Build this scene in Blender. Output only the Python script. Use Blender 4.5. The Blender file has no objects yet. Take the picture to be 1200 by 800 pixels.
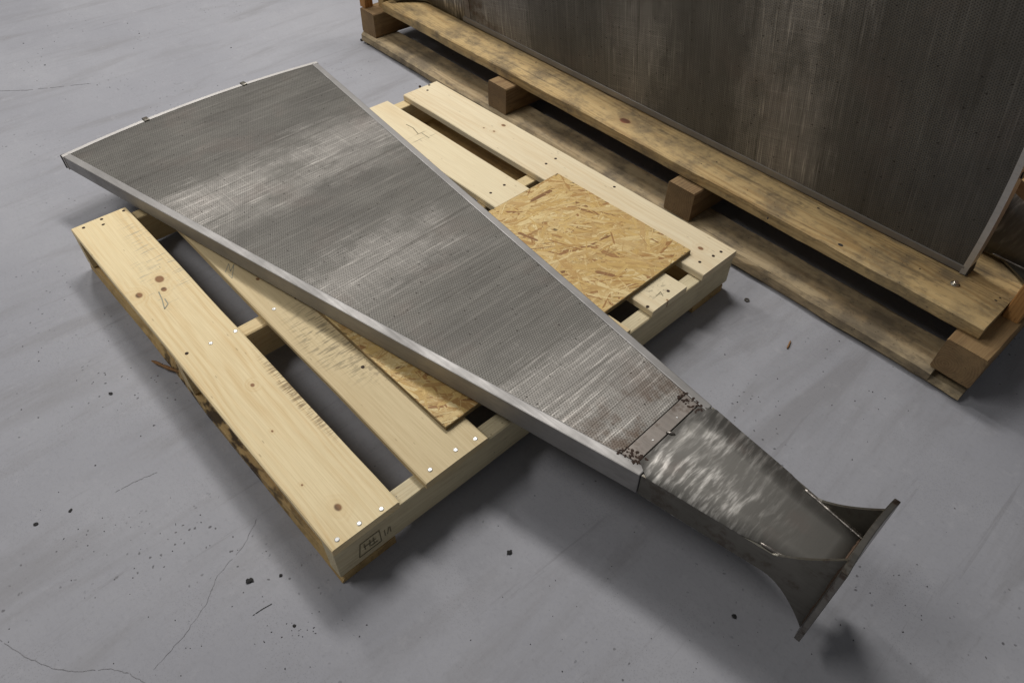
import bpy, bmesh, math, random
from mathutils import Vector, Matrix, noise as mnoise
random.seed(7)
scene = bpy.context.scene
col = scene.collection

# ------------------------------------------------------------------ camera
CAM = Vector((1.84186, -0.17372, 1.27923))
YAW, PITCH, ROLL, FPX = 2.37572, 0.81588, 0.01913, 824.98      # focal length in pixels of the 1200 px wide photograph
FWD = Vector((math.cos(PITCH)*math.cos(YAW), math.cos(PITCH)*math.sin(YAW), -math.sin(PITCH)))
_rt = Vector((math.sin(YAW), -math.cos(YAW), 0)); _up = _rt.cross(FWD)
RT = _rt*math.cos(ROLL) + _up*math.sin(ROLL); UP = -_rt*math.sin(ROLL) + _up*math.cos(ROLL)
cd = bpy.data.cameras.new('camera'); co = bpy.data.objects.new('camera', cd); col.objects.link(co)
cd.sensor_width = 36.0; cd.lens = FPX/1200*36; cd.clip_start = 0.02; cd.clip_end = 200
m = Matrix((RT, UP, -FWD)).transposed().to_4x4(); m.translation = CAM
co.matrix_world = m
scene.camera = co

def at(px, py, z=0.0):
    """point at height z seen at pixel (px,py) of the 1200x800 photograph"""
    v = FWD + RT*((px-600)/FPX) - UP*((py-400)/FPX)
    return CAM + v*((z-CAM.z)/v.z)

# ------------------------------------------------------------------ world and lamps (an indoor workshop: strip lamps under a ceiling)
w = bpy.data.worlds.new('World'); scene.world = w; w.use_nodes = True
bg = w.node_tree.nodes['Background']; bg.inputs[0].default_value = (0.58, 0.58, 0.58, 1); bg.inputs[1].default_value = 0.19

def strip(name, loc, target, sx, sy, power, colr=(1.0, 0.965, 0.92)):
    l = bpy.data.lights.new(name, 'AREA'); l.shape = 'RECTANGLE'; l.size = sx; l.size_y = sy; l.energy = power; l.color = colr
    o = bpy.data.objects.new(name, l); col.objects.link(o); o.location = loc
    o.rotation_euler = (Vector(target)-Vector(loc)).to_track_quat('-Z', 'Y').to_euler()
    return o
strip('strip_lamp', (-3.0, 1.2, 3.7), (-0.4, 0.6, 0), 0.45, 1.6, 64)
strip('strip_lamp', (-0.75, 1.9, 3.7), (-0.2, 0.1, 0), 1.6, 0.45, 92)
strip('strip_lamp', (-1.0, -1.7, 4.2), (0.2, -0.4, 0), 2.0, 0.5, 68)

vs = scene.view_settings
vs.view_transform = 'Standard'; vs.look = 'None'; vs.gamma = 1.0; vs.exposure = 0.0; vs.use_curve_mapping = False

# ------------------------------------------------------------------ node helper
class NB:
    def __init__(self, name):
        self.mat = bpy.data.materials.new(name); self.mat.use_nodes = True
        self.nt = self.mat.node_tree; self.N = self.nt.nodes; self.L = self.nt.links
        self.bsdf = self.N['Principled BSDF']
    def put(self, sock, v):
        if v is None: return
        if isinstance(v, bpy.types.NodeSocket): self.L.new(v, sock)
        else:
            if isinstance(v, (tuple, list)) and len(v) == 3 and sock.type == 'RGBA': v = (*v, 1)
            sock.default_value = v
    def math(self, op, a, b=None, c=None, clamp=False):
        n = self.N.new('ShaderNodeMath'); n.operation = op; n.use_clamp = clamp
        for i, v in enumerate((a, b, c)): self.put(n.inputs[i], v)
        return n.outputs[0]
    def vmath(self, op, a, b=None, scale=None):
        n = self.N.new('ShaderNodeVectorMath'); n.operation = op
        self.put(n.inputs[0], a); self.put(n.inputs[1], b)
        if scale is not None: self.put(n.inputs['Scale'], scale)
        return n.outputs['Value'] if op in ('LENGTH', 'DOT_PRODUCT', 'DISTANCE') else n.outputs[0]
    def obj(self): return self.N.new('ShaderNodeTexCoord').outputs['Object']
    def rand(self): return self.N.new('ShaderNodeObjectInfo').outputs['Random']
    def sep(self, v):
        n = self.N.new('ShaderNodeSeparateXYZ'); self.put(n.inputs[0], v); return n.outputs
    def comb(self, x, y, z):
        n = self.N.new('ShaderNodeCombineXYZ')
        for i, v in enumerate((x, y, z)): self.put(n.inputs[i], v)
        return n.outputs[0]
    def noise(self, vec, scale=5, detail=4, rough=0.55, dist=0.0, color=False):
        n = self.N.new('ShaderNodeTexNoise'); self.put(n.inputs['Vector'], vec); n.inputs['Scale'].default_value = scale
        n.inputs['Detail'].default_value = detail; n.inputs['Roughness'].default_value = rough; n.inputs['Distortion'].default_value = dist
        return n.outputs['Color' if color else 'Fac']
    def voro(self, vec, scale, feature='F1', rnd=1.0, out='Distance', dim='3D'):
        n = self.N.new('ShaderNodeTexVoronoi'); n.feature = feature; n.voronoi_dimensions = dim; self.put(n.inputs['Vector'], vec)
        n.inputs['Scale'].default_value = scale; n.inputs['Randomness'].default_value = rnd
        return n.outputs[out]
    def remap(self, v, a, b, c=0.0, d=1.0, smooth=True):
        n = self.N.new('ShaderNodeMapRange'); n.interpolation_type = 'SMOOTHSTEP' if smooth else 'LINEAR'
        self.put(n.inputs[0], v)
        for i, q in enumerate((a, b, c, d)): self.put(n.inputs[i+1], q)
        return n.outputs[0]
    def mix(self, f, a, b, mode='MIX'):
        n = self.N.new('ShaderNodeMix'); n.data_type = 'RGBA'; n.blend_type = mode
        self.put(n.inputs[0], f); self.put(n.inputs[6], a); self.put(n.inputs[7], b)
        return n.outputs[2]
    def ramp(self, f, stops):
        n = self.N.new('ShaderNodeValToRGB'); e = n.color_ramp.elements
        while len(e) < len(stops): e.new(0.5)
        for q, (p, c) in zip(e, stops): q.position = p; q.color = (*c, 1)
        self.put(n.inputs[0], f); return n.outputs[0]
    def bump(self, h, strength=0.3, dist=0.001, prev=None):
        n = self.N.new('ShaderNodeBump'); n.inputs['Strength'].default_value = strength; n.inputs['Distance'].default_value = dist
        self.put(n.inputs['Height'], h)
        if prev is not None: self.L.new(prev, n.inputs['Normal'])
        return n.outputs[0]
    def done(self, color=None, rough=None, metal=None, normal=None, spec=None, aniso=None):
        b = self.bsdf.inputs
        self.put(b['Base Color'], color); self.put(b['Roughness'], rough); self.put(b['Metallic'], metal)
        if normal is not None: self.L.new(normal, b['Normal'])
        if spec is not None: self.put(b['Specular IOR Level'], spec)
        return self.mat

def lin(r, g, b):
    f = lambda c: (c/255/12.92) if c <= 10 else ((c/255+0.055)/1.055)**2.4
    return (f(r), f(g), f(b))

# ------------------------------------------------------------------ materials
def wood(name, light, dark, knots=(), stains=(), pith=(0.0, -0.09), spacing=0.0075, ringamt=0.45, dirt=0.0, dirtcol=(0.05, 0.04, 0.03),
         knotcol=None, rough=0.62, bumpk=1.0, lean=0.03):
    n = NB(name); P = n.obj(); r = n.rand()
    off = n.comb(n.math('MULTIPLY', r, 17.0), n.math('MULTIPLY', r, 31.0), n.math('MULTIPLY', r, 7.0))
    Q = n.vmath('ADD', P, off)
    x, y, z = n.sep(P)
    warp = n.noise(n.vmath('MULTIPLY', Q, (1.3, 7.0, 7.0)), 1.0, 3, 0.5)
    warp2 = n.noise(n.vmath('MULTIPLY', Q, (5.0, 24.0, 24.0)), 1.0, 2, 0.5)
    w_ = n.math('ADD', n.math('MULTIPLY', n.math('SUBTRACT', warp, 0.5), 0.045), n.math('MULTIPLY', n.math('SUBTRACT', warp2, 0.5), 0.008))
    yy = n.math('SUBTRACT', n.math('ADD', y, n.math('MULTIPLY', x, lean)), n.math('ADD', pith[0], n.math('MULTIPLY', n.math('SUBTRACT', r, 0.5), 0.06)))
    zz = n.math('SUBTRACT', z, pith[1])
    rad = n.math('SQRT', n.math('ADD', n.math('MULTIPLY', yy, yy), n.math('MULTIPLY', zz, zz)))
    rad = n.math('ADD', rad, w_)
    kmask = None; khalo = None
    for (kx, ky, kr) in knots:
        dx = n.math('MULTIPLY', n.math('SUBTRACT', x, kx), 0.75); dy = n.math('SUBTRACT', y, ky)
        d = n.math('SQRT', n.math('ADD', n.math('MULTIPLY', dx, dx), n.math('MULTIPLY', dy, dy)))
        d = n.math('ADD', d, n.math('MULTIPLY', n.math('SUBTRACT', warp2, 0.5), kr*0.9))
        km = n.remap(d, kr, kr*0.55); kh = n.remap(d, kr*3.4, kr*0.6)
        rad = n.math('ADD', rad, n.math('MULTIPLY', kh, 0.016))
        kmask = km if kmask is None else n.math('MAXIMUM', kmask, km)
        khalo = kh if khalo is None else n.math('MAXIMUM', khalo, kh)
    s = n.math('SINE', n.math('MULTIPLY', rad, 2*math.pi/spacing))
    ring = n.remap(s, -0.5, 1.0)
    fib = n.noise(n.vmath('MULTIPLY', Q, (9.0, 420.0, 420.0)), 1.0, 3, 0.6)
    broad = n.noise(n.vmath('MULTIPLY', Q, (2.2, 13.0, 13.0)), 1.0, 4, 0.6)
    blot = n.noise(Q, 9.0, 5, 0.62)
    c = n.mix(n.math('MULTIPLY', ring, n.math('MULTIPLY', ringamt, n.remap(broad, 0.25, 0.7))), light, dark)
    c = n.mix(n.math('MULTIPLY', n.remap(broad, 0.40, 0.75), 0.35), c, dark)
    c = n.mix(n.math('MULTIPLY', n.remap(fib, 0.35, 0.75), 0.16), c, tuple(q*0.55 for q in dark))
    c = n.mix(n.math('MULTIPLY', n.remap(fib, 0.60, 0.25), 0.20), c, tuple(min(1, q*1.18) for q in light))
    if dirt > 0:
        d1 = n.math('MULTIPLY', n.remap(blot, 0.42, 0.68), dirt)
        c = n.mix(d1, c, dirtcol)
        streak = n.noise(n.vmath('MULTIPLY', Q, (3.0, 55.0, 55.0)), 1.0, 5, 0.65)
        c = n.mix(n.math('MULTIPLY', n.remap(streak, 0.56, 0.72), dirt*0.8), c, tuple(q*0.6 for q in dirtcol))
        fb = n.noise(n.vmath('MULTIPLY', Q, (26.0, 60.0, 60.0)), 1.0, 5, 0.7)
        c = n.mix(n.math('MULTIPLY', n.remap(fb, 0.50, 0.70), dirt*0.7), c, tuple(q*0.7 for q in dirtcol))
        spk = n.voro(Q, 70.0); c = n.mix(n.math('MULTIPLY', n.remap(spk, 0.13, 0.07), n.math('MULTIPLY', n.remap(blot, 0.45, 0.6), 0.8)), c, (0.02, 0.016, 0.012))
    # small flecks that every sawn board carries
    fl = n.voro(n.vmath('MULTIPLY', Q, (14.0, 60.0, 60.0)), 1.0)
    c = n.mix(n.math('MULTIPLY', n.remap(fl, 0.10, 0.05), 0.45), c, tuple(q*0.35 for q in dark))
    for (sx, sy, rx, ry, sc, amt, colr, thr) in stains:
        dx = n.math('DIVIDE', n.math('SUBTRACT', x, sx), rx); dy = n.math('DIVIDE', n.math('SUBTRACT', y, sy), ry)
        d = n.math('SQRT', n.math('ADD', n.math('MULTIPLY', dx, dx), n.math('MULTIPLY', dy, dy)))
        st = n.noise(n.vmath('MULTIPLY', Q, sc), 1.0, 3, 0.6)
        mk = n.math('MULTIPLY', n.remap(d, 1.0, 0.35), n.remap(st, thr, thr+0.10))
        c = n.mix(n.math('MULTIPLY', mk, amt), c, colr)
    if kmask is not None:
        kc = knotcol or lin(128, 84, 48)
        c = n.mix(n.math('MULTIPLY', khalo, 0.30), c, dark)
        c = n.mix(n.math('MULTIPLY', kmask, 0.9), c, n.mix(ring, kc, tuple(q*0.45 for q in kc)))
    h = n.math('ADD', n.math('MULTIPLY', fib, 0.7), n.math('MULTIPLY', ring, 0.25))
    nm = n.bump(h, 0.35*bumpk, 0.0008)
    nm = n.bump(blot, 0.15*bumpk, 0.003, nm)
    return n.done(c, n.remap(fib, 0.2, 0.8, rough-0.08, rough+0.12), 0.0, nm, 0.35)

PALE, TAN = lin(216, 198, 158), lin(190, 160, 112)
def pine(name, **k): return wood(name, k.pop('light', PALE), k.pop('dark', TAN), **k)

M = {}
def steel(name, base, rough, rvar=0.12, bumps=0.15, streak=(3.0, 160.0, 160.0), metal=1.0, tint=None, grime=0.0):
    n = NB(name); P = n.obj()
    s = n.noise(n.vmath('MULTIPLY', P, streak), 1.0, 4, 0.6)
    b = n.noise(P, 7.0, 5, 0.6)
    c = n.mix(n.remap(b, 0.3, 0.7), base, tuple(q*0.78 for q in base))
    c = n.mix(n.math('MULTIPLY', n.remap(s, 0.45, 0.75), 0.25), c, tuple(q*0.6 for q in base))
    if grime > 0:
        g = n.noise(P, 26.0, 6, 0.7)
        c = n.mix(n.math('MULTIPLY', n.remap(g, 0.50, 0.66), grime), c, lin(70, 52, 38))
    rg = n.math('ADD', n.remap(b, 0.25, 0.75, rough-rvar, rough+rvar), n.math('MULTIPLY', n.math('SUBTRACT', s, 0.5), 0.25))
    return n.done(c, rg, metal, n.bump(s, bumps, 0.0004))
M['frame'] = steel('brushed_steel', (0.36, 0.35, 0.342), 0.60, rvar=0.07, metal=0.8)
M['rim'] = steel('rim_steel', (0.60, 0.58, 0.56), 0.55, metal=0.7)
M['dark_steel'] = steel('dull_dark_steel', (0.20, 0.19, 0.165), 0.42, grime=0.5)
M['flange'] = steel('flange_steel', (0.25, 0.235, 0.21), 0.36, grime=0.75)
M['nail'] = steel('zinc_nail', (0.60, 0.60, 0.59), 0.45, rvar=0.05)
M['bolt'] = steel('bolt_steel', (0.55, 0.52, 0.46), 0.30)
M['weld'] = steel('weld_bead', (0.40, 0.37, 0.34), 0.38, bumps=0.6, streak=(260.0, 40.0, 40.0), grime=0.45)
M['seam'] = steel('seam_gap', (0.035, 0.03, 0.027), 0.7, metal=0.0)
M['rust'] = steel('heat_rust', lin(58, 42, 34), 0.8, metal=0.25, grime=0.6, bumps=0.8, streak=(200.0, 200.0, 200.0))

def screen_mat(name, dim=1.0):
    n = NB(name); P = n.obj(); x, y, z = n.sep(P)
    pit = 0.0060
    def grid(ox, oy):
        fx = n.math('SUBTRACT', n.math('FRACT', n.math('ADD', n.math('DIVIDE', x, pit*1.732), ox)), 0.5)
        fy = n.math('SUBTRACT', n.math('FRACT', n.math('ADD', n.math('DIVIDE', y, pit), oy)), 0.5)
        fx = n.math('MULTIPLY', fx, 1.732)
        return n.math('SQRT', n.math('ADD', n.math('MULTIPLY', fx, fx), n.math('MULTIPLY', fy, fy)))
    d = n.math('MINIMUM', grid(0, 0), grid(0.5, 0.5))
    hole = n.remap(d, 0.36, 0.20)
    thr = n.noise(n.vmath('MULTIPLY', P, (430.0, 22.0, 1.0)), 1.0, 2, 0.6)
    band = n.noise(n.vmath('MULTIPLY', P, (170.0, 5.0, 1.0)), 1.0, 4, 0.75)
    band2 = n.noise(n.vmath('ADD', n.vmath('MULTIPLY', P, (60.0, 1.6, 1.0)), (5.1, 2.3, 0)), 1.0, 3, 0.6)
    warpl = n.noise(n.vmath('MULTIPLY', P, (5.0, 380.0, 1.0)), 1.0, 3, 0.7)
    big = n.noise(n.vmath('MULTIPLY', P, (3.6, 1.3, 1.0)), 1.0, 3, 0.5)
    patch = n.noise(n.vmath('ADD', n.vmath('MULTIPLY', P, (7.0, 3.5, 1.0)), (3.3, 1.7, 0)), 1.0, 5, 0.65)
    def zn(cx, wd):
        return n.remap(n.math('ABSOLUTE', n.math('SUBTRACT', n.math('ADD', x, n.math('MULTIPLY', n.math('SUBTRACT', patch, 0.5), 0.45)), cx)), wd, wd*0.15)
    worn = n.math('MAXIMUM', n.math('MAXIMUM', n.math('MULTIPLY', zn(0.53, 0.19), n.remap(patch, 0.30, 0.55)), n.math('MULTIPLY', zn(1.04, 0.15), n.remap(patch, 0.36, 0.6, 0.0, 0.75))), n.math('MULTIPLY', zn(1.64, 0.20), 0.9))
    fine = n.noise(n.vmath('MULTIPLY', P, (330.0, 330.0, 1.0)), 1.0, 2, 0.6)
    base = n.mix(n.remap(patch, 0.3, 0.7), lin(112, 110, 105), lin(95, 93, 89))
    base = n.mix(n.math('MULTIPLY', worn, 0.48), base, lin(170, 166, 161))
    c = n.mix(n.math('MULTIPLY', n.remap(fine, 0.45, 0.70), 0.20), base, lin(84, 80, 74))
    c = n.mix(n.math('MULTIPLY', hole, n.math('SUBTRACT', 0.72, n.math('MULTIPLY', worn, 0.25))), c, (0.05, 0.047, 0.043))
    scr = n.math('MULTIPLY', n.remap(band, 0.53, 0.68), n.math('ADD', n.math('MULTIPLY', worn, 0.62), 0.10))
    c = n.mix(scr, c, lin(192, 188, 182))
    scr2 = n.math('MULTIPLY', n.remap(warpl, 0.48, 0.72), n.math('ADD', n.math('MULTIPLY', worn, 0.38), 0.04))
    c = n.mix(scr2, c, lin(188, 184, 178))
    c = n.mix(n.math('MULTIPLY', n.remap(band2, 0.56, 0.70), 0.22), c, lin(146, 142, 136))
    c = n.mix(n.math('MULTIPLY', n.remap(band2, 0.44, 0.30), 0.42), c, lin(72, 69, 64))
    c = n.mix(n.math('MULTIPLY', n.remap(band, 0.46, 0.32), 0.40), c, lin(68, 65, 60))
    c = n.mix(n.math('MULTIPLY', n.remap(thr, 0.52, 0.72), 0.20), c, (0.07, 0.065, 0.06))
    tone = n.noise(n.vmath('MULTIPLY', P, (5.0, 5.0, 1.0)), 1.0, 4, 0.6)
    c = n.mix(n.math('MULTIPLY', n.remap(tone, 0.52, 0.68), 0.05), c, lin(158, 128, 118))
    dv = n.voro(n.vmath('MULTIPLY', P, (19.0, 26.0, 0.0)), 1.0, rnd=0.85, dim='2D')
    dr = n.voro(n.vmath('MULTIPLY', P, (19.0, 26.0, 0.0)), 1.0, rnd=0.85, out='Color', dim='2D')
    dot = n.math('MULTIPLY', n.remap(dv, 0.062, 0.034), n.remap(dr, 0.35, 0.75))
    c = n.mix(n.math('MULTIPLY', dot, 0.85), c, (0.035, 0.03, 0.026))
    st = n.noise(P, 17.0, 5, 0.65)
    root = n.math('MULTIPLY', n.remap(x, 1.58, 1.79), n.remap(st, 0.44, 0.62))
    c = n.mix(n.math('MULTIPLY', root, 0.7), c, lin(84, 64, 48))
    h = n.math('SUBTRACT', n.math('ADD', n.math('MULTIPLY', band, 0.5), n.math('MULTIPLY', thr, 0.35)), n.math('MULTIPLY', hole, 0.8))
    nm = n.bump(h, 0.5, 0.0006)
    nm = n.bump(big, 0.22, 0.02, nm)
    rg = n.math('SUBTRACT', 0.58, n.math('MULTIPLY', scr, 0.14))
    return n.done(c, rg, 0.65, nm, 0.4)
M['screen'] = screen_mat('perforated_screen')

def neck_mat():
    n = NB('ground_steel_plate'); P = n.obj()
    W = n.vmath('ADD', P, n.vmath('SCALE', n.vmath('SUBTRACT', n.noise(P, 8.0, 3, 0.5, color=True), (0.5, 0.5, 0.5)), None, 0.028))
    sw = n.noise(n.vmath('MULTIPLY', W, (84.0, 14.0, 1.0)), 1.0, 4, 0.58, 0.12)
    sc = n.noise(n.vmath('MULTIPLY', P, (330.0, 36.0, 1.0)), 1.0, 3, 0.6)
    x, y, z = n.sep(P)
    sp = n.noise(P, 11.0, 4, 0.6)
    lit_zone = n.math('MULTIPLY', n.remap(x, 2.10, 1.95), n.remap(sp, 0.34, 0.58, 0.35, 1.0))
    lit = n.math('MULTIPLY', n.math('MULTIPLY', n.remap(sw, 0.44, 0.68), n.remap(sc, 0.25, 0.62, 0.35, 1.0)), lit_zone)
    c = n.mix(lit, lin(112, 110, 106), lin(206, 203, 198))  # ground strokes, their bright highlights painted into the base colour
    c = n.mix(n.math('MULTIPLY', n.remap(sc, 0.5, 0.75), 0.22), c, lin(84, 80, 74))
    c = n.mix(n.math('MULTIPLY', n.remap(sp, 0.56, 0.75), 0.30), c, lin(134, 118, 112))
    c = n.mix(n.math('MULTIPLY', n.remap(x, 1.94, 2.06), 0.55), c, lin(88, 86, 82))
    rg = n.math('SUBTRACT', n.remap(sp, 0.2, 0.8, 0.50, 0.62), n.math('MULTIPLY', lit, 0.08))
    nm = n.bump(sw, 0.05, 0.0010); nm = n.bump(sc, 0.15, 0.0004, nm)
    return n.done(c, rg, 0.75, nm)
M['neck'] = neck_mat()

def floor_mat():
    n = NB('painted_concrete'); P = n.obj()
    b1 = n.noise(P, 1.1, 5, 0.6); b2 = n.noise(n.vmath('MULTIPLY', P, (8.0, 1.4, 1.0)), 1.0, 6, 0.66, 0.5)
    f = n.noise(P, 120.0, 4, 0.65); g = n.noise(P, 26.0, 5, 0.7)
    c = n.mix(n.remap(b1, 0.3, 0.7), lin(161, 162, 168), lin(147, 148, 155))
    c = n.mix(n.math('MULTIPLY', n.remap(b2, 0.48, 0.72), 0.55), c, lin(131, 130, 133))
    c = n.mix(n.math('MULTIPLY', n.remap(g, 0.55, 0.75), 0.30), c, lin(174, 174, 179))
    c = n.mix(n.math('MULTIPLY', n.remap(f, 0.52, 0.72), 0.16), c, lin(110, 110, 114))
    # dark specks, gathered in drifts
    clus = n.remap(n.noise(P, 3.1, 3, 0.6), 0.50, 0.66)
    v = n.voro(n.vmath('ADD', P, n.vmath('SCALE', n.noise(P, 60.0, 2, 0.5, color=True), None, 0.012)), 34.0, dim='2D')
    rd = n.voro(P, 34.0, out='Color', dim='2D')
    sp = n.math('MULTIPLY', n.remap(v, 0.10, 0.05), n.math('MULTIPLY', clus, n.remap(rd, 0.55, 0.60)))
    c = n.mix(n.math('MULTIPLY', sp, 0.75), c, lin(52, 50, 52))
    # scuff lines
    pt = n.voro(P, 150.0, dim='2D'); pn = n.noise(P, 5.0, 4, 0.6)
    c = n.mix(n.math('MULTIPLY', n.math('MULTIPLY', n.remap(pt, 0.20, 0.08), n.remap(pn, 0.45, 0.65)), 0.30), c, lin(104, 103, 108))
    wv = n.noise(n.vmath('MULTIPLY', P, (22.0, 1.6, 1.0)), 1.0, 5, 0.75, 1.0)
    c = n.mix(n.math('MULTIPLY', n.remap(wv, 0.60, 0.72), 0.30), c, lin(112, 110, 112))
    tw = n.noise(n.vmath('MULTIPLY', P, (60.0, 130.0, 1.0)), 1.0, 4, 0.65, 0.5)
    nm = n.bump(f, 0.16, 0.0008); nm = n.bump(g, 0.30, 0.0018, nm); nm = n.bump(tw, 0.22, 0.0012, nm)
    c = n.mix(n.math('MULTIPLY', n.remap(tw, 0.50, 0.72), 0.14), c, lin(122, 122, 128))
    return n.done(c, n.remap(g, 0.2, 0.8, 0.50, 0.66), 0.0, nm, 0.28)
M['floor'] = floor_mat()

def flat(name, c, rough=0.7, metal=0.0):
    n = NB(name); P = n.obj(); f = n.noise(P, 140.0, 4, 0.7)
    return n.done(n.mix(n.remap(f, 0.3, 0.7), c, tuple(q*0.6 for q in c)), rough, metal, n.bump(f, 0.5, 0.001))
M['debris'] = flat('black_grit', (0.022, 0.021, 0.022), 0.85)
M['grit'] = flat('grey_grit', lin(72, 70, 74), 0.9)
M['mark'] = flat('dark_scuff', lin(140, 139, 144), 0.7)
M['ink'] = flat('stamp_ink', lin(136, 128, 104), 0.8)
M['inkblue'] = flat('blue_crayon', lin(166, 166, 150), 0.8)
M['splinter'] = flat('splinter_wood', lin(150, 112, 72), 0.8)

def strand_mat():
    n = NB('strand'); g = n.N.new('ShaderNodeNewGeometry'); r = g.outputs['Random Per Island']; P = n.obj()
    uv = n.N.new('ShaderNodeTexCoord').outputs['UV']
    c = n.ramp(r, [(0.0, lin(214, 184, 118)), (0.22, lin(200, 166, 100)), (0.42, lin(232, 212, 158)), (0.60, lin(184, 146, 84)), (0.74, lin(220, 194, 136)),
                   (0.90, lin(178, 138, 80)), (0.965, lin(152, 108, 62)), (1.0, lin(112, 74, 42))])
    f = n.noise(n.vmath('MULTIPLY', uv, (40.0, 900.0, 1.0)), 1.0, 4, 0.7); b = n.noise(P, 16.0, 4, 0.6)
    c = n.mix(n.math('MULTIPLY', n.remap(f, 0.42, 0.68), 0.60), c, lin(146, 110, 66))
    c = n.mix(n.math('MULTIPLY', n.remap(f, 0.50, 0.28), 0.25), c, lin(232, 212, 160))
    c = n.mix(n.math('MULTIPLY', n.remap(b, 0.55, 0.75), 0.22), c, lin(140, 120, 84))
    return n.done(c, 0.6, 0.0, n.bump(f, 0.35, 0.0006), 0.35)
M['strand'] = strand_mat()
def osb_core():
    n = NB('osb_core'); P = n.obj()
    f = n.noise(n.vmath('MULTIPLY', P, (40.0, 40.0, 500.0)), 1.0, 4, 0.7); b = n.noise(P, 60.0, 4, 0.7)
    c = n.mix(n.remap(f, 0.35, 0.65), lin(150, 124, 82), lin(98, 86, 58)); c = n.mix(n.math('MULTIPLY', n.remap(b, 0.5, 0.7), 0.5), c, lin(86, 84, 62))
    return n.done(c, 0.75, 0.0, n.bump(b, 0.6, 0.001))
M['osb'] = osb_core()

# ------------------------------------------------------------------ object helpers
def link(name, bm, mat, parent=None, smooth=False):
    me = bpy.data.meshes.new(name); bmesh.ops.recalc_face_normals(bm, faces=bm.faces[:]); bm.to_mesh(me); bm.free()
    if smooth:
        for p in me.polygons: p.use_smooth = True
    if mat: me.materials.append(mat)
    o = bpy.data.objects.new(name, me); col.objects.link(o)
    if parent is not None: o.parent = parent
    return o
def empty(name, loc=(0, 0, 0), rz=0.0):
    o = bpy.data.objects.new(name, None); col.objects.link(o); o.location = loc; o.rotation_euler = (0, 0, rz); o.empty_display_size = 0.1
    return o
def tag(o, label, cat, group=None):
    o['label'] = label; o['category'] = cat
    if group: o['group'] = group
    return o

def hexa(bm, lo, hi):
    """solid between two quads (lists of 4 points, same winding)"""
    a = [bm.verts.new(p) for p in lo]; b = [bm.verts.new(p) for p in hi]
    bm.faces.new(a[::-1]); bm.faces.new(b)
    for i in range(4): bm.faces.new((a[i], a[(i+1) % 4], b[(i+1) % 4], b[i]))
def prism(bm, pts, off):
    """closed outline pts swept by the vector off"""
    a = [bm.verts.new(p) for p in pts]; b = [bm.verts.new(Vector(p)+Vector(off)) for p in pts]; k = len(pts)
    bm.faces.new(a[::-1]); bm.faces.new(b)
    for i in range(k): bm.faces.new((a[i], a[(i+1) % k], b[(i+1) % k], b[i]))
def bev(bm, off, seg=1):
    bmesh.ops.recalc_face_normals(bm, faces=bm.faces[:])
    bmesh.ops.bevel(bm, geom=[e for e in bm.edges if len(e.link_faces) == 2 and e.calc_face_angle(0) > 0.35], offset=off, segments=seg, affect='EDGES', profile=0.6)

def plank_bm(lx, ly, lz, seed=0, ch=0.0022, jit=0.0009, segs=16, warp=0.0, wane=None, endcut=None):
    """sawn board along local x: chamfered section swept with small unevenness; wane = (side, depth) eats the lower edge of a side"""
    bm = bmesh.new(); rings = []
    hy, hz = ly/2, lz/2
    for i in range(segs+1):
        t = i/segs; x = (t-0.5)*lx
        sec = [(-hy, -hz+ch), (-hy, hz-ch), (-hy+ch, hz), (0, hz), (hy-ch, hz), (hy, hz-ch), (hy, -hz+ch), (hy-ch, -hz), (0, -hz), (-hy+ch, -hz)]
        ring = []
        for k, (y, z) in enumerate(sec):
            e = mnoise.noise(Vector((x*5.0+seed*3.7, k*1.9, seed*1.3)))*jit*1.6 + mnoise.noise(Vector((x*21.0+seed, k*4.1, seed)))*jit*0.8
            yy = y + (e if abs(y) > 0.2*hy else 0); zz = z
            if wane and abs(y) > 0.2*hy and (y > 0) == (wane[0] > 0):
                d = max(0.0, mnoise.noise(Vector((x*2.6+seed*7.1, 0.3, seed)))+0.25)*wane[1]
                if (z < 0) == (wane[2] < 0 if len(wane) > 2 else True): yy -= math.copysign(d, y)
                else: yy -= math.copysign(d*0.12, y)
            zz += warp*(t-0.5)*(y/hy)
            xe = 0.0
            if i in (0, segs): xe = mnoise.noise(Vector((k*0.7, seed*2.2, i)))*0.0012
            ring.append(bm.verts.new((x+xe, yy, zz)))
        rings.append(ring)
    k = len(rings[0])
    for a, b in zip(rings, rings[1:]):
        for j in range(k): bm.faces.new((a[j], a[(j+1) % k], b[(j+1) % k], b[j]))
    bm.faces.new(rings[0][::-1]); bm.faces.new(rings[-1])
    return bm
def plank(name, lx, ly, lz, mat, parent, loc, rz=0.0, seed=0, **k):
    o = link(name, plank_bm(lx, ly, lz, seed, **k), mat, parent); o.location = loc; o.rotation_euler = (0, 0, rz)
    return o

def disc_mesh(name, r, h, mat, seg=12, dome=0.0):
    bm = bmesh.new()
    lo = [bm.verts.new((r*math.cos(2*math.pi*i/seg), r*math.sin(2*math.pi*i/seg), -0.004)) for i in range(seg)]
    md = [bm.verts.new((r*math.cos(2*math.pi*i/seg), r*math.sin(2*math.pi*i/seg), h*0.5)) for i in range(seg)]
    hi = [bm.verts.new((r*0.72*math.cos(2*math.pi*i/seg), r*0.72*math.sin(2*math.pi*i/seg), h)) for i in range(seg)]
    for a, b in ((lo, md), (md, hi)):
        for i in range(seg): bm.faces.new((a[i], a[(i+1) % seg], b[(i+1) % seg], b[i]))
    bm.faces.new(hi); bm.faces.new(lo[::-1])
    me = bpy.data.meshes.new(name); bmesh.ops.recalc_face_normals(bm, faces=bm.faces[:]); bm.to_mesh(me); bm.free(); me.materials.append(mat)
    return me
NAIL = disc_mesh('nail', 0.0048, 0.0012, M['nail'])
NAILOLD = disc_mesh('nail_old', 0.0042, 0.0008, M['rust'])
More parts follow.
